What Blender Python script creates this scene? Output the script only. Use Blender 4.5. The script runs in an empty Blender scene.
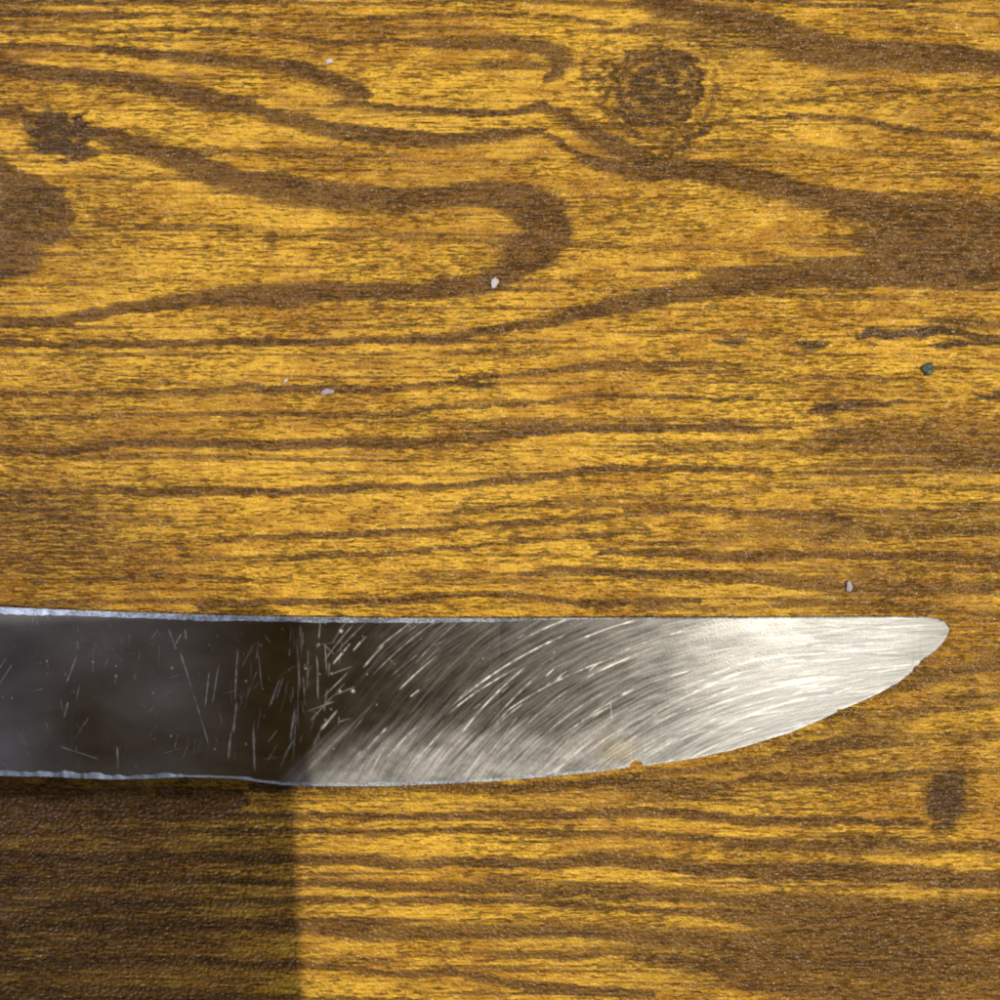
import bpy, bmesh, math
import numpy as np
from mathutils import Vector

# ------------------------------------------------------------------ units
P = 0.00015            # one photo pixel on the table, in metres (frame = 15 cm)
H = 0.155              # lens height above the table
def wx(px, z=0.0): return (px - 500.0) * P * (H - z) / H
def wy(py, z=0.0): return (500.0 - py) * P * (H - z) / H

scene = bpy.context.scene
C = scene.collection

# ------------------------------------------------------------------ camera, world, lamps, exposure
cam_d = bpy.data.cameras.new('camera'); cam = bpy.data.objects.new('camera', cam_d); C.objects.link(cam)
cam.location = (0, 0, H)
cam_d.sensor_width = 36; cam_d.lens = 18.0 * H / 0.075
cam_d.clip_start = 0.001; cam_d.clip_end = 20
scene.camera = cam

world = bpy.data.worlds.new('World'); scene.world = world; world.use_nodes = True
wb = world.node_tree.nodes['Background']
wb.inputs[0].default_value = (1.0, 0.92, 0.82, 1); wb.inputs[1].default_value = 0.016

def lamp(name, kind, loc, power, color, size=0.01, size_y=None, target=(0, 0, 0)):
    d = bpy.data.lights.new(name, kind); d.energy = power; d.color = color
    if kind == 'POINT': d.shadow_soft_size = size
    else:
        d.shape = 'RECTANGLE'; d.size = size; d.size_y = size_y or size
    o = bpy.data.objects.new(name, d); C.objects.link(o); o.location = loc
    o.rotation_euler = (Vector(target) - Vector(loc)).to_track_quat('-Z', 'Y').to_euler()
    return o
lamp('ceiling_bulb', 'POINT', (0.55, 0.05, 1.10), 57, (1.0, 0.91, 0.76), 0.005)
lamp('window_light', 'AREA', (-0.75, 0.46, 0.85), 6.6, (0.86, 0.84, 1.0), 0.20, 0.17)
lamp('far_window_light', 'AREA', (-0.52, -0.60, 0.85), 1.1, (0.84, 0.87, 1.0), 0.20, 0.20)
scene.view_settings.view_transform = 'Standard'; scene.view_settings.look = 'None'
scene.view_settings.exposure = 0.0; scene.view_settings.gamma = 1.0
scene.view_settings.use_curve_mapping = False
scene.cycles.max_bounces = 6; scene.cycles.filter_width = 1.9

# ------------------------------------------------------------------ numpy helpers
rng = np.random.default_rng(7)
_tab = rng.random((8, 256, 256)).astype(np.float32)
def vnoise(x, y, seed=0):
    xi = np.floor(x).astype(np.int64); yi = np.floor(y).astype(np.int64)
    fx = x - xi; fy = y - yi
    fx = fx * fx * (3 - 2 * fx); fy = fy * fy * (3 - 2 * fy)
    t = _tab[seed % 8]; o = seed * 37
    a = t[(xi + o) & 255, yi & 255]; b = t[(xi + 1 + o) & 255, yi & 255]
    c = t[(xi + o) & 255, (yi + 1) & 255]; d = t[(xi + 1 + o) & 255, (yi + 1) & 255]
    return (a * (1 - fx) + b * fx) * (1 - fy) + (c * (1 - fx) + d * fx) * fy
def fbm(x, y, seed=0, octv=3):
    s = 0; a = 1; n = 0
    for k in range(octv):
        s = s + a * vnoise(x * 2 ** k, y * 2 ** k, seed + k); n += a; a *= 0.55
    return s / n
def sstep(a, b, x):
    t = np.clip((x - a) / (b - a), 0, 1); return t * t * (3 - 2 * t)

def tag(o, label=None, cat=None, group=None, kind=None):
    if label: o['label'] = label
    if cat: o['category'] = cat
    if group: o['group'] = group
    if kind: o['kind'] = kind
    return o
def mesh_obj(name, verts, faces, mat, parent=None, smooth=False):
    me = bpy.data.meshes.new(name)
    verts = np.asarray(verts, dtype=np.float32); faces = np.asarray(faces, dtype=np.int32)
    me.vertices.add(len(verts)); me.vertices.foreach_set('co', verts.ravel())
    n = faces.shape[1]
    me.loops.add(faces.size); me.loops.foreach_set('vertex_index', faces.ravel())
    me.polygons.add(len(faces))
    me.polygons.foreach_set('loop_start', np.arange(0, faces.size, n, dtype=np.int32))
    me.update(calc_edges=True)
    me.polygons.foreach_set('use_smooth', np.full(len(faces), smooth, dtype=bool))
    me.materials.append(mat)
    o = bpy.data.objects.new(name, me); C.objects.link(o); o.parent = parent
    return o
def attr(o, name, vals):
    a = o.data.attributes.new(name, 'FLOAT', 'POINT')
    a.data.foreach_set('value', np.asarray(vals, dtype=np.float32).ravel())
def grid_faces(nx, ny, flip=False):
    i, j = np.meshgrid(np.arange(nx - 1), np.arange(ny - 1), indexing='ij')
    a = (i * ny + j).ravel(); b = a + ny; c = b + 1; d = a + 1
    return np.stack([a, b, c, d] if not flip else [a, d, c, b], 1)

# node helper
class N:
    def __init__(s, name):
        s.m = bpy.data.materials.new(name); s.m.use_nodes = True
        s.t = s.m.node_tree; s.b = s.t.nodes['Principled BSDF']
    def n(s, typ, **kw):
        nd = s.t.nodes.new(typ)
        for k, v in kw.items():
            if k.startswith('i_'):
                nd.inputs[k[2:].replace('_', ' ')].default_value = v
            else: setattr(nd, k, v)
        return nd
    def l(s, a, b): s.t.links.new(a, b)
    def set(s, sock, v):
        if isinstance(v, (int, float, tuple)): sock.default_value = v
        else: s.l(v, sock)
    def math(s, op, a, b=None, c=None, clamp=False):
        nd = s.n('ShaderNodeMath', operation=op, use_clamp=clamp)
        s.set(nd.inputs[0], a)
        if b is not None: s.set(nd.inputs[1], b)
        if c is not None: s.set(nd.inputs[2], c)
        return nd.outputs[0]
    def ramp(s, v, a, b, o0=0.0, o1=1.0):
        nd = s.n('ShaderNodeMapRange', interpolation_type='SMOOTHSTEP')
        s.set(nd.inputs['Value'], v); nd.inputs['From Min'].default_value = a; nd.inputs['From Max'].default_value = b
        nd.inputs['To Min'].default_value = o0; nd.inputs['To Max'].default_value = o1
        return nd.outputs[0]
    def mix(s, f, a, b, mode='MIX'):
        nd = s.n('ShaderNodeMix', data_type='RGBA', blend_type=mode)
        s.set(nd.inputs[0], f); s.set(nd.inputs[6], a); s.set(nd.inputs[7], b)
        return nd.outputs[2]
    def coord(s, sx, sy, rot=0.0, off=(0, 0, 0)):
        tc = s.n('ShaderNodeTexCoord'); mp = s.n('ShaderNodeMapping')
        mp.inputs['Scale'].default_value = (1 / (P * sx), 1 / (P * sy), 1 / (P * sy))
        mp.inputs['Rotation'].default_value = (0, 0, rot); mp.inputs['Location'].default_value = off
        s.l(tc.outputs['Object'], mp.inputs[0]); return mp.outputs[0]
    def noise(s, vec, detail=2.0, rough=0.55, dist=0.0):
        nd = s.n('ShaderNodeTexNoise'); nd.inputs['Scale'].default_value = 1.0
        nd.inputs['Detail'].default_value = detail; nd.inputs['Roughness'].default_value = rough
        nd.inputs['Distortion'].default_value = dist
        s.l(vec, nd.inputs['Vector']); return nd.outputs[0]
    def at(s, name):
        return s.n('ShaderNodeAttribute', attribute_name=name).outputs['Fac']

def plain(name, col, rough=0.5, metal=0.0, bump=0.0, scale=3.0):
    m = N(name)
    v = m.noise(m.coord(scale, scale), 3)
    m.l(m.mix(v, tuple(c * 0.75 for c in col) + (1,), tuple(min(1, c * 1.2) for c in col) + (1,)), m.b.inputs['Base Color'])
    m.b.inputs['Roughness'].default_value = rough; m.b.inputs['Metallic'].default_value = metal
    if bump:
        bp = m.n('ShaderNodeBump'); bp.inputs['Strength'].default_value = bump; bp.inputs['Distance'].default_value = 0.0002
        m.l(v, bp.inputs['Height']); m.l(bp.outputs[0], m.b.inputs['Normal'])
    return m.m

# ------------------------------------------------------------------ table: the wood print
# growth-ring bands of the print: (x, y, half width) along each band, darkness
B = []
def band(pts, dark=1.0, soft=0.5):
    pts = list(pts)
    # a band that leaves the frame goes on over the table, wandering and thinning
    if pts[0][0] <= -80 and pts[0][0] > -500:
        y, w = pts[0][1], pts[0][2]
        pts = [(-80 - 130 * k, y + (14 + 5 * k) * math.sin(k * .7 + y * .05), max(2.0, w * (1 - .05 * k))) for k in range(9, 0, -1)] + pts
    if 1090 <= pts[-1][0] < 1500:
        y, w = pts[-1][1], pts[-1][2]
        pts = pts + [(1090 + 130 * k, y + (12 + 5 * k) * math.sin(k * .6 + y * .04), max(2.0, w * (1 - .08 * k))) for k in range(1, 10)]
    B.append((np.array(pts, dtype=np.float32), dark, soft))
band([(-80,3,4),(100,2,3),(350,2,3),(520,1,3),(640,4,4)],.75)
band([(-80,14,2.5),(120,14,2.5),(350,15,2),(450,16,3),(500,14,3),(560,17,3),(612,23,3)],.75)
band([(-80,30,2),(90,31,2.5),(180,31,2.5),(210,30,4),(280,36,4),(340,42,3),(400,41,4),(450,42,7),(500,42,8),(540,44,8),(560,52,9),(564,62,8),(556,74,7),(545,81,4)],.85)
band([(-80,45,5),(60,47,4),(140,53,6),(200,59,7),(250,63,7),(300,70,9),(335,83,10),(355,92,9),(366,95,6)],.9)
band([(-80,62,6),(0,68,7),(40,72,8),(100,79,8),(140,84,8),(200,98,9),(240,106,8),(290,121,8),(330,129,8),(365,135,9),(435,142,8),(487,136,7),(540,131,4),(557,140,4),(582,157,6),(610,168,8),(645,175,8),(680,174,8)],.95)
band([(330,101,2.5),(400,107,3),(452,114,3.5),(505,113,4),(540,105,5),(561,112,7),(582,128,9),(605,141,11),(635,155,7),(665,163,5)],.9)
band([(640,168,6),(685,170,9),(720,175,11),(755,182,12),(790,191,13),(825,199,13),(860,208,14),(880,216,18),(900,228,26),(940,238,36),(1000,243,40),(1100,240,44)],.95)
band([(860,235,8),(870,250,12),(890,258,14),(940,255,26),(1000,252,28),(1100,250,30)],.7,.9)
band([(-80,341,4),(0,344,4),(105,345,4.5),(175,344,4),(245,342,5),(365,340,5),(435,339,6),(487,332,6),(540,322,7),(592,311,8),(645,300,9),(690,290,12),(735,281,12),(785,277,12),(830,277,13),(890,272,14),(1000,262,20)],.95)
band([(671,156,4),(695,137,4),(720,121,3),(741,117,2.5),(807,117,3),(867,121,4),(895,129,4),(930,133,4.5),(1000,138,4),(1090,139,4)],.85)
band([(678,161,4),(713,144,4),(741,142,4),(790,145,5),(860,154,5),(930,157,5),(1000,154,5),(1090,150,5)],.55)
band([(720,101,1.5),(790,100,2),(860,95,2.5),(930,93,2),(1000,86,2.5),(1090,80,2)],.7)
band([(640,-6,10),(665,5,12),(700,14,12),(737,20,13),(772,31,14),(807,43,15),(860,53,13),(930,57,12),(1000,59,10),(1090,60,9)],.95)
band([(640,30,8),(690,38,8),(740,44,8),(800,60,7),(860,68,6),(930,72,5),(1000,72,6),(1090,72,5)],.5,.9)
band([(700,-3,2),(790,2,2.5),(895,8,2.5),(1000,16,3),(1090,22,3)],.7)
band([(880,28,2),(915,33,3),(935,29,2)],.7)
band([(606,62,3),(599,84,4),(604,108,5),(622,128,5),(645,140,4),(668,141,3)],.7)
band([(588,50,3),(584,72,4),(588,92,4),(598,112,3)],.5,.9)
band([(570,84,3),(585,78,6),(600,76,4)],.6)
band([(712,70,3),(716,92,4),(706,114,5),(686,132,5),(660,146,4),(642,152,3)],.65)
band([(735,100,2),(724,116,3),(704,132,4),(680,146,4),(656,158,3)],.6)
band([(600,36,3),(628,26,4),(660,24,4),(694,34,3),(712,52,3)],.5,.9)
# big loop
band([(20,112,6),(45,124,8),(70,130,7),(105,136,8),(140,146,10),(175,160,11),(210,172,12),(245,183,13),(280,190,14),(330,197,13),(400,202,12),(452,197,10),(487,192,11),(520,199,15),(545,213,20),(548,232,22),(538,250,20),(518,264,15),(495,277,11),(470,286,9),(420,291,9),(365,289,8),(330,290,9),(297,292,9),(245,294,9),(175,301,7),(140,307,6),(70,318,6),(0,326,4),(-80,332,4)],.95)
band([(512,205,14),(520,230,14),(512,255,12)],.4,.9)
band([(-80,104,5),(0,110,6),(35,116,6)],.8)
band([(-400,200,30),(-200,190,34),(-60,180,36),(-20,195,34),(0,215,40),(25,222,34),(40,215,24)],.8,.6)
band([(0,168,7),(30,178,7),(55,195,8),(68,215,8),(62,232,7),(45,240,6)],.6)
band([(-60,250,20),(0,262,18),(30,262,12)],.6,.9)
band([(80,262,16),(110,262,18),(130,280,10)],.25,1)
# long lines between the loop and the blade
band([(-80,367,3),(0,368,3),(90,366,3),(160,365,2)],.4)
band([(-80,395,3),(0,394,4),(90,394,4),(133,393,5),(210,393,5),(245,388,5),(350,390,5),(400,388,5),(435,384,5),(477,384,4)],.8)
band([(462,378,4),(500,376,4),(540,373,4),(610,365,5),(680,365,4),(740,366,4)],.75)
band([(-80,422,3),(0,421,3),(90,417,3.5),(140,414,3),(350,414,4),(400,412,4),(470,405,4),(540,401,3.5),(592,396,4),(680,398,3),(750,399,3)],.75)
band([(-80,452,5),(0,449,5),(70,449,6),(122,443,5),(175,443,5),(245,445,6),(350,442,6),(435,443,6),(487,436,6),(540,429,6),(592,428,5),(680,429,4),(790,429,3)],.9)
band([(-80,496,4),(87,492,3),(140,492,4),(192,491,4),(280,492,4.5),(350,489,5),(435,487,4.5),(505,480,5),(575,473,5),(627,470,5),(680,469,4),(772,470,3.5)],.85)
band([(0,505,6),(60,510,8),(122,518,5),(190,524,4)],.5,.9)
band([(200,538,2.5),(227,538,3),(350,536,4),(435,529,4),(505,524,4),(575,520,4),(680,510,4),(760,512,4),(850,520,5)],.8)
band([(400,516,2),(452,513,3),(505,506,3.5),(557,501,4),(627,496,4),(700,497,4),(790,484,4),(900,482,4),(1000,490,4)],.6)
band([(180,557,2.5),(210,557,3),(350,556,4),(435,548,3.5),(505,543,3),(575,538,3),(650,530,4)],.75)
band([(80,580,3),(122,578,4),(210,578,4),(260,582,3)],.7)
band([(200,606,3),(245,604,3.5),(350,601,4),(400,599,4),(487,594,4),(540,596,4),(575,603,4),(650,602,3.5),(700,600,3)],.85)
band([(520,574,3),(560,568,4),(610,572,5),(680,576,5),(737,577,6),(825,583,8),(895,587,8),(1000,583,8),(1090,580,8)],.75)
band([(600,554,3),(650,552,4),(720,557,7),(790,556,6),(860,554,5),(930,556,6),(1000,560,7),(1090,562,7)],.85)
band([(690,536,4),(755,531,8),(825,531,12),(895,524,14),(1000,520,16),(1090,520,16)],.6,.8)
band([(640,608,4),(720,610,5),(800,604,4),(880,606,4),(960,612,5),(1090,612,6)],.6)
band([(820,435,8),(880,428,14),(940,440,20),(1000,445,22),(1090,445,22)],.55,1)
band([(760,474,5),(850,470,8),(930,468,10),(1000,466,10),(1090,466,10)],.4,1)
band([(855,338,3),(872,333,5),(890,336,5),(905,333,4),(922,333,5),(938,329,5),(955,333,4),(975,337,4),(1000,338,5),(1090,338,5)],1.15)
band([(930,346,3),(960,344,4),(1000,343,4),(1090,342,4)],.95)
band([(718,343,3),(732,344,6),(745,341,3)],.8)
band([(795,343,3),(811,346,7),(828,345,4)],.9)
band([(808,411,3),(825,409,6),(850,406,5),(880,403,3),(905,400,2)],.95)
band([(975,397,3),(995,392,6),(1040,390,8)],.8)
band([(468,384,2),(483,387,5),(495,385,3)],.9)
# below the blade
band([(-80,800,12),(60,802,13),(160,802,12),(240,800,8)],.9)  # dark strip of the blade's shadow, painted in with the print
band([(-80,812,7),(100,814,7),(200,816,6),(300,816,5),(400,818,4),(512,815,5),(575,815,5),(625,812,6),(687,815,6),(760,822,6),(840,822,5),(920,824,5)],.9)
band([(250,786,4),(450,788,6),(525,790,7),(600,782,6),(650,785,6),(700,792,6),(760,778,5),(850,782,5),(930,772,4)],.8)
band([(600,777,4),(680,775,6),(760,764,7),(830,745,9),(890,725,9),(940,705,8),(1000,700,8),(1090,700,8)],.6,.8)
band([(840,690,3),(900,690,5),(950,672,8),(1000,655,10),(1090,650,10)],.7,.8)
band([(800,748,6),(870,742,8),(930,738,6),(1000,735,5)],.5,.9)
band([(-80,832,5),(287,831,4),(375,835,4),(440,830,3),(500,832,4),(562,836,5),(640,834,5),(700,838,5),(750,845,7),(862,848,8),(1000,846,6),(1090,846,6)],.8)
band([(-80,858,6),(150,858,6),(300,859,5),(350,860,6),(412,865,6),(450,861,6),(550,864,7),(600,858,8),(650,862,8),(700,868,7),(750,871,8),(875,873,9),(1000,878,8),(1090,880,8)],.95)
band([(-80,880,5),(200,880,5),(295,882,5),(375,885,6),(450,889,6),(525,890,6),(600,890,7),(700,897,7),(800,902,9),(900,908,10),(1000,905,8)],.85)
band([(-80,904,5),(200,902,5),(312,900,5),(370,900,4),(450,901,4),(530,903,3),(600,907,5),(662,911,5),(720,914,7),(800,925,12),(900,930,14),(1000,925,10)],.8)
band([(-80,928,7),(200,924,7),(312,927,7),(362,930,9),(450,932,8),(550,930,8),(625,933,8),(700,938,9),(780,948,14),(880,955,20),(980,960,16),(1090,955,12)],.85)
band([(-80,965,7),(150,960,6),(300,967,4),(350,970,4),(400,975,5),(450,972,5),(512,983,6),(575,990,6),(650,996,6)],.85)
band([(480,962,3),(525,955,5),(570,956,6),(625,950,7),(700,958,10),(760,975,16),(850,985,20),(960,990,18),(1090,985,14)],.7)
band([(-80,995,6),(150,992,6),(300,1000,5),(450,1005,6),(650,1015,7)],.7)
# generic ring lines outside the frame
for k in range(26):
    y0 = -40 - 26 * k - 6 * math.sin(k * 2.1)
    for s in (0, 1):
        yb = y0 if s == 0 else 1040 - y0 - 40
        band([(-1500 + 300 * i, yb + 14 * math.sin(i * 1.3 + k * 0.4), 4 + 3 * math.sin(i * 2.2 + k) ) for i in range(12)], .7)

def axis(step, lo=-60, hi=1060, far=2300):
    mid = np.arange(lo, hi + 0.01, step); out = []; s = step; p = 0
    while p < far: s = min(s * 1.12, 30); p += s; out.append(p)
    out = np.array(out)
    return np.concatenate([(lo - out)[::-1], mid, hi + out])
ax = axis(1.6); ay = axis(1.6)
X, Y = np.meshgrid(ax, ay, indexing='ij'); X = X.astype(np.float32); Y = Y.astype(np.float32)
# wandering, fibrous edges: mostly a vertical jitter that changes slowly along the grain
Yw = Y + 5.0 * (fbm(X / 55, Y / 22, 1, 3) - .5) + 4.6 * (fbm(X / 15, Y / 2.6, 2, 2) - .5) + 2.5 * (fbm(X / 5, Y / 3, 5, 2) - .5)
Xw = X + 14 * (fbm(X / 30, Y / 5, 3, 3) - .5)
keep = np.ones_like(X); soft_rng = np.random.default_rng(3)
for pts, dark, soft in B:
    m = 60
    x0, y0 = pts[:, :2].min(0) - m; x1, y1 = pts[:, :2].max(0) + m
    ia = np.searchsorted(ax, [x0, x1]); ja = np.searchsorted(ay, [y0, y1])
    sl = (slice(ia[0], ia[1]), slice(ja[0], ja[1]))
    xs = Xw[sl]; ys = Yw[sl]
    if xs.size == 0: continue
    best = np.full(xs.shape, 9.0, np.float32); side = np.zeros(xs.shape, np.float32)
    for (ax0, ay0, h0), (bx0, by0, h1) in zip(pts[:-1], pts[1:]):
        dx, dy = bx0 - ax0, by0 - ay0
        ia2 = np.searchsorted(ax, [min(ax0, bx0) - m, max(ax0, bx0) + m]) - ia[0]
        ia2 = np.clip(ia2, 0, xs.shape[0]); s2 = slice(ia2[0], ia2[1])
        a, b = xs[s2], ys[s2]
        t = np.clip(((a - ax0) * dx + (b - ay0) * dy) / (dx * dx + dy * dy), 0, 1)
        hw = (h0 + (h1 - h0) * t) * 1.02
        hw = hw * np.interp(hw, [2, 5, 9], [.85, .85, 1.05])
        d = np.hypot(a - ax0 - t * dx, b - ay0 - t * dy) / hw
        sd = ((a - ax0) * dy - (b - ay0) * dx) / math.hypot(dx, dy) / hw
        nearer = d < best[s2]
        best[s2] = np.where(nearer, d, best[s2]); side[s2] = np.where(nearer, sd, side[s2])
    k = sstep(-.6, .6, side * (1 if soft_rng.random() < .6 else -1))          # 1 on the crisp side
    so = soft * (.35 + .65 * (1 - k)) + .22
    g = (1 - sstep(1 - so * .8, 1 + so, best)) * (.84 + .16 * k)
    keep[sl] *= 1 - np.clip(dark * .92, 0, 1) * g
ring = 1 - keep
# knot near the top, with its rings, and the grey knot lower right, dark patch upper left
def ell(cx, cy, rx, ry, rot=0.0, wob=.12, sd=4):
    c, s = math.cos(rot), math.sin(rot)
    u = ((X - cx) * c + (Y - cy) * s) / rx; v = (-(X - cx) * s + (Y - cy) * c) / ry
    return np.hypot(u, v) * (1 + wob * (fbm(X / 12, Y / 6, sd, 3) - .5) * 2)
k1 = ell(655, 86, 50, 40, -.25, .2)
nk = fbm(X / 12, Y / 3.2, 6, 3)
knot = (1 - sstep(.72, 1.25, k1)) * (.70 + .16 * np.sin(k1 * 17 + 1.2) + .9 * (nk - .5))
knot = np.maximum(knot, 1.0 * np.exp(-((k1 - .95) / .08) ** 2) * sstep(0.2, .5, fbm(X / 20, Y / 16, 2, 2)))
halo = np.maximum(.55 * np.exp(-((k1 - 1.20) / .06) ** 2) * sstep(.35, .6, fbm(X / 30, Y / 14, 7, 2)),
                  .45 * np.exp(-((k1 - 1.42) / .07) ** 2) * sstep(.42, .62, fbm(X / 40, Y / 12, 4, 2)))
kdark = (1 - sstep(.25, 1.0, k1)) * (.55 + .9 * (nk - .35)) + .35 * np.exp(-((k1 - .93) / .10) ** 2)
k2 = ell(946, 800, 25, 38, .15, .25, 5)
knot2 = (1 - sstep(.45, 1.30, k2)) * .8 * (.6 + .8 * fbm(X / 14, Y / 4, 3, 3))
k3 = ell(58, 134, 40, 26, .1, .55, 6)
knot3 = (1 - sstep(.55, 1.2, k3)) * (.8 + 1.0 * (fbm(X / 7, Y / 4, 1, 2) - .45))
ring = np.clip(np.maximum.reduce([ring, knot, halo, knot2, knot3]), 0, 1)
# faint streaks of late wood everywhere
streak = fbm(X / 170, Y / 4.6, 3, 3)
ring = np.clip(ring + (1 - ring) * .60 * sstep(.50, .74, streak), 0, 1)
# break the bands up with fibre
fib = fbm(X / 26, Y / 2.2, 4, 3)
ring = np.clip(ring * (0.80 + .52 * fib), 0, 1)
# where the dark pore flecks gather
pore = fbm(X / 60, Y / 24, 5, 3)
pore = sstep(.36, .62, pore) * .75
def patch(cx, cy, rx, ry, a):
    global pore
    pore = np.maximum(pore, a * np.exp(-(((X - cx) / rx) ** 2 + ((Y - cy) / ry) ** 2)))
for q in [(110,215,45,50,1),(640,215,60,30,1),(760,385,90,50,1),(400,320,60,14,.9),(455,255,40,16,.8),(500,350,40,20,.9),
          (690,470,80,40,.9),(880,170,70,12,.8),(60,430,80,80,.6),(60,550,90,60,.9),(430,580,50,30,.8),(820,400,80,60,.8),
          (955,800,40,50,1),(52,132,40,28,1),(655,86,50,40,.9),(850,760,120,60,.7),(880,950,150,50,.8)]:
    patch(*q)
eye = np.zeros_like(X)
for cx, cy, rx, ry in [(905,333,58,8),(965,344,40,5),(811,346,18,7),(732,344,16,5),(850,408,50,7),(990,394,22,8),(483,387,14,6)]:
    eye = np.maximum(eye, 1 - sstep(.6, 1.3, ell(cx, cy, rx, ry, 0, .3)))
greyk = np.clip(eye * .7 + kdark * .8 + knot2 * .8 + knot3 * .8 + .5 * np.exp(-((X - 20) / 90) ** 2 - ((Y - 560) / 60) ** 2) + .35 * (1 - sstep(.7, 1.1, ell(-5, 225, 80, 60))), 0, 1)
tone = fbm(X / 150, Y / 40, 6, 3)
mud_and_shade = .22 * sstep(.52, .75, fbm(X / 110, Y / 20, 2, 3))  # random muddy print tone; the patches below also paint in light falloff
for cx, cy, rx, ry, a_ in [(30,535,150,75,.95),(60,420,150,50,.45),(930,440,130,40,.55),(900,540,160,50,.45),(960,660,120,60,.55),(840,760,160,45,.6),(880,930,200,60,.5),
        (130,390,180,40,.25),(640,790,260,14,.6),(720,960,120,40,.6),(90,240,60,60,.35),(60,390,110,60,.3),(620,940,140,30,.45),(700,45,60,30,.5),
        (590,215,70,26,.25),(930,100,90,20,.2),(500,815,200,16,.4),(780,600,200,30,.3),(60,900,240,130,.95),(60,800,220,30,.6),(930,260,90,40,.3)]:  # lower-left patches darken the wood colour where the shadow falls
    mud_and_shade = np.maximum(mud_and_shade, a_ * np.exp(-(((X - cx) / rx) ** 2 + ((Y - cy) / ry) ** 2) ** 1.3))

W = N('wood_laminate')
ri, po, gk, to = W.at('ring'), W.at('pore'), W.at('grey_knot'), W.at('tone')
fine = W.noise(W.coord(17, 2.7), 3, .6, .3)
long = W.noise(W.coord(55, 3.0, off=(17, 23, 0)), 3, .6)
fine2 = W.noise(W.coord(3.2, 2.6, off=(31, 7, 0)), 2, .6)
cloud = W.noise(W.coord(34, 13, off=(3, 9, 0)), 3, .55)
yellow = W.mix(W.ramp(W.math('ADD', W.math('MULTIPLY', cloud, .6), W.math('MULTIPLY', to, .4)), .36, .62), (.50, .240, .013, 1), (.86, .500, .040, 1))
yellow = W.mix(W.ramp(W.math('ADD', W.math('MULTIPLY', fine, .5), W.math('MULTIPLY', long, .5)), .44, .64, .0, .75), yellow, (.29, .122, .008, 1))
brown = W.mix(W.ramp(W.math('ADD', W.math('MULTIPLY', fine, .40), W.math('MULTIPLY', long, .60)), .36, .64), (.078, .034, .0045, 1), (.240, .114, .014, 1))
brown = W.mix(W.math('MULTIPLY', gk, .75), brown, W.mix(fine2, (.038, .025, .012, 1), (.10, .064, .030, 1)))
rr = W.math('ADD', ri, W.math('MULTIPLY', W.math('SUBTRACT', fine, .5), .5))
rr = W.math('ADD', rr, W.math('MULTIPLY', W.math('SUBTRACT', long, .5), .7))
rr = W.math('ADD', rr, W.math('MULTIPLY', W.math('SUBTRACT', fine2, .5), .3))
mu = W.math('MULTIPLY', W.at('mud_and_shade'), W.ramp(W.math('ADD', W.math('MULTIPLY', fine, .5), W.math('MULTIPLY', long, .5)), .36, .62, .45, 1.25))
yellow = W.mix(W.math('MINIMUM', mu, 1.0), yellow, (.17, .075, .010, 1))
col = W.mix(W.ramp(rr, .08, .86), yellow, brown)
# pores: short dark dashes along the grain
d1 = W.noise(W.coord(13, 2.2, off=(11, 3, 0)), 2.0, .5, .4)
d2 = W.noise(W.coord(4.6, 2.4, off=(71, 53, 0)), 1.5, .5, .4)
gate = W.noise(W.coord(24, 7, off=(5, 5, 0)), 2)
pg = W.math('ADD', W.math('MULTIPLY', po, .13), W.math('MULTIPLY', W.math('SUBTRACT', gate, .5), .22))
dash = W.ramp(W.math('ADD', d1, pg), .63, .71)
dash2 = W.ramp(W.math('ADD', d2, pg), .65, .74)
pores = W.math('MAXIMUM', dash, W.math('MULTIPLY', dash2, .5))
col = W.mix(W.math('MULTIPLY', pores, .66), col, (.046, .020, .004, 1))
W.l(col, W.b.inputs['Base Color'])
# laminate relief
r1 = W.noise(W.coord(4.4, 3.1, rot=.5), 1.5, .5)
r2 = W.noise(W.coord(60, 40), 2, .5)
rel = W.math('ADD', r1, W.math('MULTIPLY', pores, -.3))
bp = W.n('ShaderNodeBump'); bp.inputs['Strength'].default_value = 1.0; bp.inputs['Distance'].default_value = .00050
W.l(rel, bp.inputs['Height']); W.l(bp.outputs[0], W.b.inputs['Normal'])
W.l(W.ramp(r2, .3, .7, .27, .36), W.b.inputs['Roughness'])
W.b.inputs['Specular IOR Level'].default_value = .40

verts = np.stack([(X - 500) * P, (500 - Y) * P, np.zeros_like(X)], -1).reshape(-1, 3)
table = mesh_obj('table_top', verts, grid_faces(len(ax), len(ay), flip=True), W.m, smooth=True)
for nm, v in (('ring', ring), ('pore', pore), ('grey_knot', greyk), ('tone', tone), ('mud_and_shade', mud_and_shade)): attr(table, nm, v)
tag(table, 'glossy yellow brown wood grain table surface under the knife', kind='structure')

# ------------------------------------------------------------------ knife
bot = np.array([(-300,774),(-100,775),(0,776),(30,776.6),(60,777),(90,778.5),(118,779.5),(150,778.5),(185,776.8),(215,777.5),(243,779.5),(262,782.5),(282,785),(310,786),(350,786.3),(400,785.6),(450,783.6),(500,780.6),(550,776.6),(600,771.6),
   (624,767.8),(630,766.2),(631.5,762.0),(635,760.2),(641,761.2),(643.5,765.4),(650,765),(680,760.3),(700,757),(730,750.5),(760,742),(790,732.5),(800,728),(820,720),(836.5,712.6),(838,709.6),(842,709.2),(860,702),(880,692.5),(900,681),(912,671.8),(914,667.0),(919,664.6),(921,660.2),(930,654.5),(938,648),(944,641),(948,634),(949.6,629)])
top = np.array([(-300,602),(-100,605),(0,607),(60,609.5),(120,612),(200,614.6),(300,617),(400,618),(520,618),(700,617.5),(800,617),(900,616.5),(925,617),(938,619),(945,622),(948.6,626),(949.6,629)])
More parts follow.
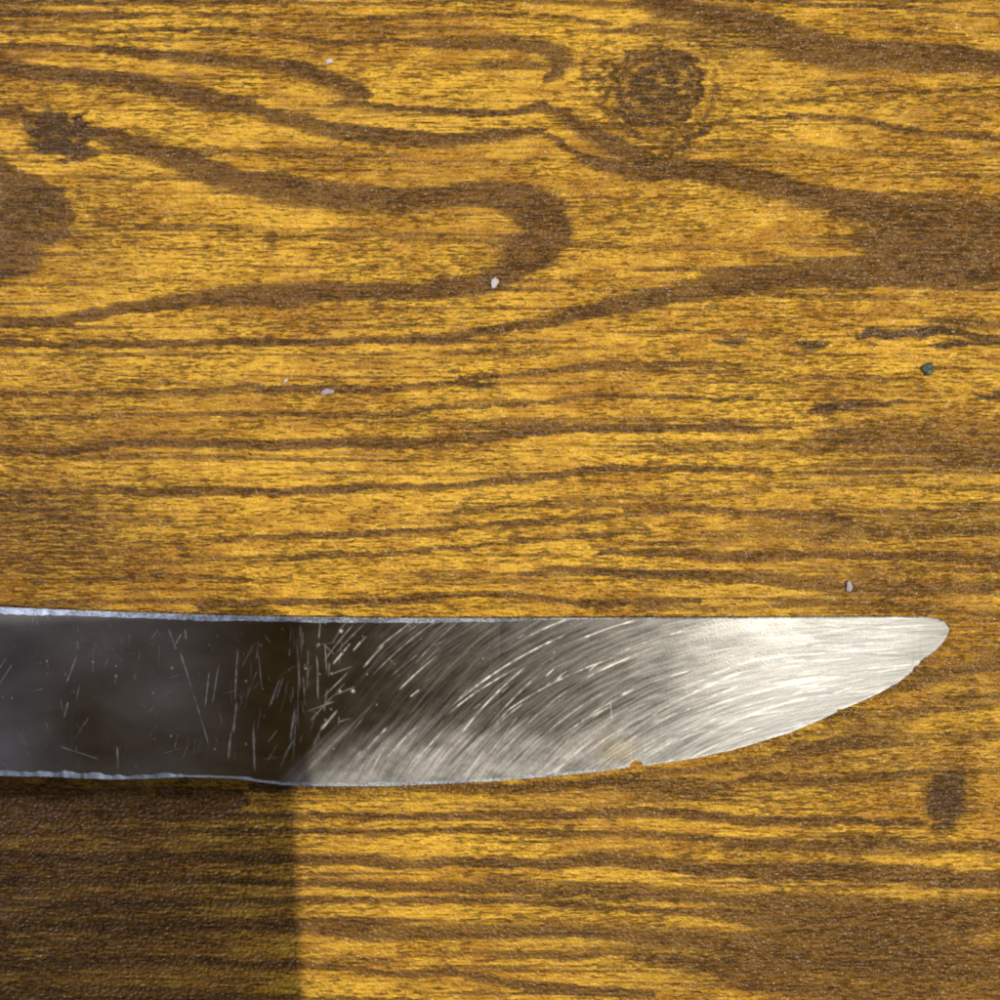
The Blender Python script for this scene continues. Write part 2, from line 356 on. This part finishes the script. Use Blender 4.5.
def ytop(x): return np.interp(x, top[:, 0], top[:, 1])
def ybot(x):
    y = np.interp(x, bot[:, 0], bot[:, 1])
    return y + .9 * (fbm(x / 22 + 40, x * 0 + 3.3, 2, 2) - .5) * (x < 925)
def zblade(x): return np.interp(x, [-300, 0, 500, 950], [.0125, .0100, .0050, .0032])
xs = np.concatenate([np.arange(-300, 0, 6), np.arange(0, 940, .65), np.linspace(940, 949.5, 26)])
yT, yB = ytop(xs), ybot(xs)
ht = yB - yT
wsp = np.minimum(np.interp(xs, [-300, 0, 130, 400, 500, 560, 900, 950], [7.0, 6.6, 5.8, 4.8, 3.6, 1.6, 1.2, 1.0]), ht * .25)
wsp = wsp * (1 + .16 * (fbm(xs / 14, xs * 0 + 9, 3, 2) - .5) * 2)
wsp0 = wsp; wsp = wsp * (1 + .12 * (vnoise(xs / 4.6, xs * 0 + 5, 2) - .5))
wed = np.minimum(np.interp(xs, [-300, 0, 40, 120, 180, 260, 300, 500, 700, 900, 950], [5, 5, 6, 5, 3.6, 3.2, 3.0, 2.4, 1.6, 1.1, .8]), ht * .25)
wed = wed * np.interp(xs, [0, 170, 215, 260, 300], [1, 1, .45, .7, 1]) * (1 + .7 * (fbm(xs / 16, xs * 0 + 19, 4, 3) - .5) * 2)
wed0 = wed; wed = wed * (1 + .14 * (vnoise(xs / 4.4, xs * 0 + 8, 5) - .5))
wed = np.where((xs > 629) & (xs < 646), .7, wed)
iT, iB = yT + wsp, yB - wed
NV = 230
v = np.linspace(0, 1, NV)
Xb = np.repeat(xs[:, None], NV, 1); Yb = iT[:, None] + (iB - iT)[:, None] * v[None]
roll = .045          # face leans a little towards the top of the picture
def zface(x, y):
    return zblade(x) + (y - 700) * P * roll * 1.0 + .00002 * np.sin(x / 90.0) - .5 * P * .24 / 100 * np.clip(x - 850, 0, None) ** 2
Zb = zface(Xb, Yb)
cut = np.clip(((yB - 4)[:, None] - Yb) / 30.0, 0, 1)           # last millimetres slope down to the edge
Zb = Zb - .00010 * (1 - cut) ** 2

# scratch map in photo pixels
RS = 2; SW, SH = 1260 * RS, 200 * RS
ox, oy = -300, 596
scr = np.zeros((SW, SH), np.float32); cold = np.zeros((SW, SH), np.float32)
def splat(img, px, py, w, val):
    r = int(math.ceil(w * RS * 2.2)) + 1
    gx = (px - ox) * RS; gy = (py - oy) * RS
    ix = np.round(gx).astype(int); iy = np.round(gy).astype(int)
    for dx in range(-r, r + 1):
        for dy in range(-r, r + 1):
            jx = ix + dx; jy = iy + dy
            ok = (jx >= 0) & (jx < SW) & (jy >= 0) & (jy < SH)
            d2 = ((jx - gx) ** 2 + (jy - gy) ** 2) / RS ** 2
            np.maximum.at(img, (jx[ok], jy[ok]), (val * np.exp(-d2 / (2 * w * w)))[ok])
def field(x):        # sanding direction, degrees above horizontal
    return np.interp(x, [250, 350, 450, 550, 650, 750, 850, 950], [62, 54, 45, 36, 25, 15, 9, 12])
R = np.random.default_rng(11)
def stroke(x, y, L, w, val, ang=None, curve=1.0, img=None):
    w = max(.33, w * .60); val = val * 1.0
    n = max(3, int(L / .5)); X_ = np.empty(n); Y_ = np.empty(n)
    off = R.normal(0, 4) if ang is None else 0
    wob = np.cumsum(R.normal(0, .8, n)) * .5; wob -= wob.mean()
    for i in range(n):
        X_[i], Y_[i] = x, y
        a = math.radians((field(x) + off + (y - 700) * .12) if ang is None else ang + wob[i])
        x += .5 * math.cos(a); y -= .5 * math.sin(a)
    t = np.linspace(0, 1, n); env = np.clip(np.minimum(t, 1 - t) * 6, 0, 1) * (.35 + .8 * vnoise(X_ / 4, Y_ / 4 + w * 7, 1) * vnoise(X_ / 13, Y_ / 13 + w * 17, 2) * 1.6)
    env = np.clip(env, 0, 1)
    splat(scr if img is None else img, X_, Y_, w, val * env)
# fine sanding marks
for i in range(420):
    x = R.uniform(300, 945); y = R.uniform(612, 786)
    dens = np.interp(x, [300, 420, 600, 750, 940], [.10, .40, .75, 1, 1])
    if y > 735: dens = max(dens, .75 * min(1, (x - 285) / 60))
    if R.random() > dens: continue
    stroke(x, y, R.uniform(10, 70), R.uniform(.4, .75), R.uniform(.2, .65))
for i in range(24):
    x = R.uniform(330, 720); y = R.uniform(640, 784)
    stroke(x, y, R.uniform(30, 150), R.uniform(.6, 1.3), R.uniform(.6, 1))
# scratches that can be told apart
for (x, y, L, w, val, a) in [
    (452,706,140,1.15,1,None),(445,716,90,.9,.9,None),(455,742,110,1.0,.95,None),(470,752,60,.9,.8,None),(534,744,95,1.0,1,None),(540,752,90,.8,.9,None),
    (592,676,95,.9,.9,None),(610,700,95,.9,.9,None),(560,738,100,.9,.8,None),(648,726,42,1.0,.9,None),(612,656,90,.8,.8,None),
    (320,731,28,1.2,1,50),(333,664,16,.9,.9,50),(343,652,12,.8,.9,50),(353,651,13,.8,.9,50),(363,668,34,1.0,.9,48),(375,650,66,.7,.8,38),
    (365,752,36,1.3,.9,48),(385,760,50,1.2,.8,46),(410,766,60,1.2,.8,46),(430,772,58,1.1,.85,46),(345,770,28,1.1,.7,50),(545,677,14,.9,.9,42),(550,704,16,.9,.9,40),
    (552,684,22,.9,.9,42),(588,672,20,.9,.8,40),(410,697,13,.9,.9,38),(612,722,24,.9,.7,95),(280,768,36,.8,.7,64),(292,765,60,.7,.55,86),(298,730,80,.6,.5,88),
    (318,700,46,.7,.6,92),(322,698,40,.6,.6,45)]:
    stroke(x, y, L, w, val, a)
# handling scratches on the polished part
for (x, y, L, w, val, a) in [
    (210,750,64,.6,.55,107),(192,690,42,.7,.65,107),(177,652,26,.6,.5,110),(205,709,42,.6,.5,84),(212,706,46,.6,.45,80),(235,706,60,.7,.55,87),(228,762,34,1.0,.6,84),(233,735,34,1.1,.65,83),
    (255,772,48,.8,.6,92),(270,706,30,.7,.6,70),(276,700,26,.6,.5,72),(290,742,34,.8,.55,82),(66,684,34,.6,.5,70),(64,718,18,.8,.5,75),(118,772,28,.8,.6,92),(52,740,22,.6,.4,110),
    (55,745,50,.5,.35,-18),(300,690,50,.5,.5,94),(262,690,40,.5,.4,96),(78,650,10,1.5,.6,95),(175,645,14,.9,.5,60),(186,640,12,1.0,.6,95),(150,640,14,.7,.4,50)]:
    stroke(x, y, L, w * 1.25, min(1, val * 1.9), a)
for i in range(420):
    x = R.uniform(-290, 340); y = R.uniform(620, 774)
    stroke(x, y, R.uniform(4, 34), R.uniform(.45, .8), R.uniform(.2, .6), R.choice([78, 85, 92, 100, 60, 20, 130]) + R.normal(0, 8))
for i in range(130):
    x = R.uniform(-290, 620); y = R.uniform(620, 774)
    splat(scr, np.array([x]), np.array([y]), R.uniform(.4, .8), np.array([R.uniform(.15, .6)]))
for (x, y, w) in [(341,631,2.2),(172,668,2.4),(353,691,2.2),(153,693,1.7),(171,736,1.8),(47,661,1.6),(93,662,1.8),(116,666,1.4),(12,698,1.3),(340,691,1.5),(246,681,1.7),(215,749,1.5),(116,676,2.0),(246,744,1.4)]:
    splat(scr, np.array([float(x)]), np.array([float(y)]), w * .5, np.array([.9]))
def samp(img, x, y):
    fx = np.clip((x - ox) * RS, 0, SW - 1.001); fy = np.clip((y - oy) * RS, 0, SH - 1.001)
    ix = fx.astype(int); iy = fy.astype(int); tx = fx - ix; ty = fy - iy
    return (img[ix, iy] * (1 - tx) + img[ix + 1, iy] * tx) * (1 - ty) + (img[ix, iy + 1] * (1 - tx) + img[ix + 1, iy + 1] * tx) * ty
scratch = samp(scr, Xb, Yb)
# sanded (matte) zones
low = np.interp(Xb, [-300, 270, 300, 350, 450, 560, 640, 720, 780], [900, 800, 770, 748, 736, 738, 715, 670, 600])
sand_low = (.55 + .9 * (fbm(Xb / 26, Yb / 12, 7, 3) - .2)) * sstep(-34, 44, Yb - low + 46 * (fbm((Xb + Yb) / 60, (Yb * .72 + Xb * .72) / 5.5, 5, 3) - .5))
sand_right = sstep(570, 840, Xb + .5 * (Yb - 690) + 90 * (fbm((Xb + Yb * 1.5) / 60, (Yb - Xb * .2) / 9, 3, 3) - .5))
mid = .50 * sstep(380, 800, Xb + .3 * (700 - Yb)) * (.75 + .5 * fbm(Xb / 40, Yb / 18, 3, 3))
# the fine grit marks: thousands of faint strokes that follow the sanding direction
def grit(n, xlo, xhi, lmin, lmax, w, seed):
    q = np.random.default_rng(seed)
    x = q.uniform(xlo, xhi, n); y = q.uniform(600, 796, n); L = q.uniform(lmin, lmax, n)
    off = q.normal(0, 4.5, n); amp = q.normal(0, 1, n) + .25 * q.exponential(1, n)
    step = .7; I = []; G_ = []
    for k in range(int(lmax / step)):
        on = k * step < L
        a = np.radians(field(x) + off + (y - 700) * .12)
        x = x + step * np.cos(a); y = y - step * np.sin(a)
        t = k * step / L; e = amp * np.clip(np.minimum(t, 1 - t) * 5, 0, 1)
        gx = (x - ox) * RS; gy = (y - oy) * RS
        ix = np.round(gx).astype(int); iy = np.round(gy).astype(int)
        for dx in (-1, 0, 1):
            for dy in (-1, 0, 1):
                jx, jy = ix + dx, iy + dy
                ok = on & (jx >= 0) & (jx < SW) & (jy >= 0) & (jy < SH)
                I.append((jx * SH + jy)[ok])
                G_.append((e * np.exp(-((jx - gx) ** 2 + (jy - gy) ** 2) / (2 * (w * RS) ** 2)))[ok])
    acc = np.bincount(np.concatenate(I), weights=np.concatenate(G_), minlength=SW * SH)
    acc = acc.reshape(SW, SH).astype(np.float32)
    return acc / acc[700 * RS:1200 * RS, 30 * RS:150 * RS].std()
S1 = grit(9000, 250, 950, 14, 110, .42, 5); S2 = grit(1000, 250, 930, 40, 170, .6, 6)
S = samp(.80 * S1 + .60 * S2, Xb, Yb)
base_sand = np.maximum.reduce([sand_low * .70, sand_right * 1.05, mid * .6])
env = .11 * sstep(300, 480, Xb) * sstep(1.0, .6, base_sand)
base_sand = base_sand * (.86 + .4 * (fbm(Xb / 2.2, Yb / 2.2, 4, 2) - .5) + .3 * (fbm(Xb / 25, Yb / 14, 2, 2) - .5))
sand = np.clip(np.maximum(base_sand, 1.25 * sand_right - .15) + env * S * (.30 + 1.5 * base_sand * (1 - .5 * sand_right)) + .30 * sstep(285, 150, Xb) * fbm(Xb / 90, Yb / 50, 1, 3), 0, 1)
stain = np.exp(-((Xb - 617) / 20) ** 4 - ((Yb - 751) / 12) ** 4) * (.6 + .6 * fbm(Xb / 7, Yb / 5, 2, 2))

def steel(name, has_map, rough=.3, tint=(.62, .62, .61), bumpv=.2):
    m = N(name)
    g = m.noise(m.coord(2.2, 1.6), 3, .6)
    big = m.noise(m.coord(28, 18, off=(4, 4, 0)), 3, .6)
    bp = m.n('ShaderNodeBump'); bp.inputs['Strength'].default_value = bumpv; bp.inputs['Distance'].default_value = .00006
    m.l(g, bp.inputs['Height']); m.l(bp.outputs[0], m.b.inputs['Normal'])
    m.b.inputs['Metallic'].default_value = 1.0
    if has_map:
        sc, sa, st = m.at('scratch'), m.at('sanded'), m.at('stain')
        # polished steel underneath ...
        m.l(m.mix(m.ramp(big, .35, .7), (.46, .45, .44, 1), (.60, .59, .58, 1)), m.b.inputs['Base Color'])
        m.l(m.ramp(m.math('ADD', m.math('MULTIPLY', big, .7), m.math('MULTIPLY', g, .3)), .35, .65, .13, .155), m.b.inputs['Roughness'])
        # ... and the matte, sanded and scratched steel that covers part of it
        b2 = m.n('ShaderNodeBsdfPrincipled'); b2.inputs['Metallic'].default_value = 1.0
        gr = m.ramp(m.math('ADD', m.at('grit'), m.math('MULTIPLY', m.math('SUBTRACT', g, .5), 2.0)), -1.9, 1.9)
        base = m.mix(gr, (.34, .35, .35, 1), (.52, .53, .53, 1))
        base = m.mix(m.at('right'), m.mix(gr, (.50, .49, .47, 1), (.66, .65, .62, 1)), base)  # sanded steel outside the right zone is lightened, a painted glint
        base = m.mix(m.math('MULTIPLY', sc, .7, clamp=True), base, (.95, .93, .86, 1))
        base = m.mix(m.math('MULTIPLY', st, .40, clamp=True), base, (.62, .50, .27, 1))
        m.l(base, b2.inputs['Base Color']); m.l(bp.outputs[0], b2.inputs['Normal'])
        m.l(m.math('SUBTRACT', m.ramp(g, .2, .8, .60, .70), m.math('MULTIPLY', sc, .22)), b2.inputs['Roughness'])
        cover = m.math('MAXIMUM', m.math('MULTIPLY', sa, 1.0, clamp=True), m.math('MULTIPLY', sc, .85, clamp=True))
        mx = m.n('ShaderNodeMixShader'); m.l(cover, mx.inputs[0]); m.l(m.b.outputs[0], mx.inputs[1]); m.l(b2.outputs[0], mx.inputs[2])
        out = [n for n in m.t.nodes if n.type == 'OUTPUT_MATERIAL'][0]; m.l(mx.outputs[0], out.inputs['Surface'])
    else:
        m.l(m.mix(m.ramp(m.math('ADD', m.math('MULTIPLY', big, .6), m.math('MULTIPLY', g, .4)), .38, .60), tuple(c * .38 for c in tint) + (1,), tuple(c * .85 for c in tint) + (1,)), m.b.inputs['Base Color'])
        m.l(m.ramp(g, .3, .7, rough - .06, rough + .12), m.b.inputs['Roughness'])
    return m.m
m_face = steel('scratched_steel', True)
m_spine = steel('ground_steel_spine', False, .40, (.74, .84, .96), .15)
m_edge = steel('ground_steel_edge', False, .44, (.76, .85, .96), .2)

knife = bpy.data.objects.new('kitchen_knife', None); C.objects.link(knife)
knife.location = (0, 0, 0)
tag(knife, 'worn steel knife blade with scratched face and chipped cutting edge lying across the table', 'knife')

def pt(x, y, z): return np.stack([wx(x, z), wy(y, z), z], -1)
# blade: face plus underside, closed ring per column
thickS, thickE = .0013, .00025
tk = np.minimum(1, ht / 60)
zTo = zface(xs, yT + wsp0) - wsp0 * P * .36; zTi = zTo + wsp * P * .36
se = np.interp(xs, [0, 250, 320, 950], [.23, .23, .06, .05]); zBo = zface(xs, yB - wed0) - .0001 - wed0 * P * se; zBi = zBo + wed * P * se
zTu = zTo - thickS * tk * .5; zBu = zBo - .0001
rows = [pt(Xb, Yb, Zb)]
facev = rows[0].reshape(-1, 3); f1 = grid_faces(len(xs), NV, flip=True)
face = mesh_obj('blade', facev, f1, m_face, knife, smooth=True)
attr(face, 'scratch', scratch); attr(face, 'sanded', sand); attr(face, 'stain', stain); attr(face, 'grit', S); attr(face, 'right', sand_right)
def strip(name, rings, mat):
    V = np.stack(rings, 1); n = len(rings)
    return mesh_obj(name, V.reshape(-1, 3), grid_faces(V.shape[0], n, flip=True), mat, knife, smooth=True)
a = pt(xs, yT, zTo); b = pt(xs, iT, zTi); a0 = pt(xs, yT, zTu)
strip('spine', [a, b], m_spine)
c = pt(xs, iB, zBi); d = pt(xs, yB, zBo); d0 = pt(xs, yB, zBu)
strip('cutting_edge', [c, d], m_edge)
strip('underside', [d, d0, a0, a], steel('plain_steel', False, .35))

# handle, beyond the left edge of the frame
def box(name, x0, x1, y0, y1, z0, z1, mat, parent, bev=.002):
    bm = bmesh.new(); bmesh.ops.create_cube(bm, size=1)
    for vv in bm.verts:
        vv.co = Vector(((x0 + x1) / 2 + vv.co.x * (x1 - x0), (y0 + y1) / 2 + vv.co.y * (y1 - y0), (z0 + z1) / 2 + vv.co.z * (z1 - z0)))
    bmesh.ops.bevel(bm, geom=bm.edges[:] + bm.verts[:], offset=bev, segments=3, profile=.6, affect='EDGES')
    me = bpy.data.meshes.new(name); bm.to_mesh(me); bm.free(); me.materials.append(mat)
    for p_ in me.polygons: p_.use_smooth = True
    o = bpy.data.objects.new(name, me); C.objects.link(o); o.parent = parent
    return o
m_black = plain('black_handle_plastic', (.02, .02, .022), .4, 0, .2)
yc = wy(690)
box('handle', -.235, -.118, yc - .013, yc + .014, .0006, .0175, m_black, knife, .005)
for i in range(3):
    bm = bmesh.new(); bmesh.ops.create_cone(bm, cap_ends=True, segments=24, radius1=.003, radius2=.003, depth=.001)
    me = bpy.data.meshes.new('rivet'); bm.to_mesh(me); bm.free(); me.materials.append(m_edge)
    o = bpy.data.objects.new('rivet', me); C.objects.link(o); o.parent = knife; o.location = (-.145 - .03 * i, yc, .0177)

# ------------------------------------------------------------------ what shades the lower left: an unseen slab added over the table to cast its shadow
blocker = bpy.data.objects.new('shadow_blocker', None); C.objects.link(blocker)
blocker.location = (0.0513, -0.0064, H + .001); blocker.rotation_euler = (0, 0, math.radians(2.6))
tag(blocker, 'unseen grey slab added above the table to cast the straight shadow at lower left', 'shadow_blocker')
m_blocker = plain('grey_blocker_shell', (.095, .11, .14), .6)
box('body', -.160, 0, -.078, 0, .0, .008, m_blocker, blocker, .0028)
box('blocker_top', -.157, -.003, -.075, -.003, .0081, .0085, plain('dark_glass', (.01, .01, .012), .1), blocker, .0001)

# ------------------------------------------------------------------ crumbs on the table
def crumb(name, px, py, w, h, rot, mat, label, cat, seed, hz=.5, group=None):
    bm = bmesh.new(); bmesh.ops.create_icosphere(bm, subdivisions=2, radius=1)
    r = np.random.default_rng(seed)
    for vv in bm.verts:
        k = .75 + .5 * r.random()
        vv.co = Vector((vv.co.x * w * P * .42 * k, vv.co.y * h * P * .42 * k, vv.co.z * min(w, h) * P * .5 * hz * k))
    zmin = min(vv.co.z for vv in bm.verts)
    for vv in bm.verts: vv.co.z -= zmin
    me = bpy.data.meshes.new(name); bm.to_mesh(me); bm.free(); me.materials.append(mat)
    o = bpy.data.objects.new(name, me); C.objects.link(o)
    o.location = (wx(px), wy(py), -.00001); o.rotation_euler = (0, 0, rot)
    tag(o, label, cat, group)
    return o
m_white = plain('pale_crumb', (.62, .58, .60), .6, 0, .4, 2)
m_pink = plain('lilac_crumb', (.42, .36, .40), .6, 0, .4, 2)
m_green = plain('green_paint_chip', (.045, .085, .055), .5, 0, .4, 3)
G = 'pale crumbs on the table'
crumb('crumb', 494.5, 283, 8, 13, -.35, m_white, 'white crumb below the end of the brown grain loop', 'crumb', 1, group=G)
crumb('crumb', 327, 392, 16, 7, .1, m_pink, 'wide pale lilac crumb in a brown grain line, upper left of the blade', 'crumb', 2, group=G)
crumb('crumb', 286, 380.5, 6, 4, .6, m_white, 'tiny white crumb just left of the wide lilac crumb', 'crumb', 3, group=G)
crumb('crumb', 848.5, 586, 7, 13, 0, m_pink, 'pale upright crumb just above the blade near its tip', 'crumb', 4, group=G)
crumb('crumb', 329, 62, 10, 5, .3, m_white, 'small cream crumb near the top of the table, left of the knot', 'crumb', 5, group=G)
crumb('paint_chip', 927, 369, 15, 14, .5, m_green, 'dark green chip on the table near the right edge', 'chip', 6, .35)
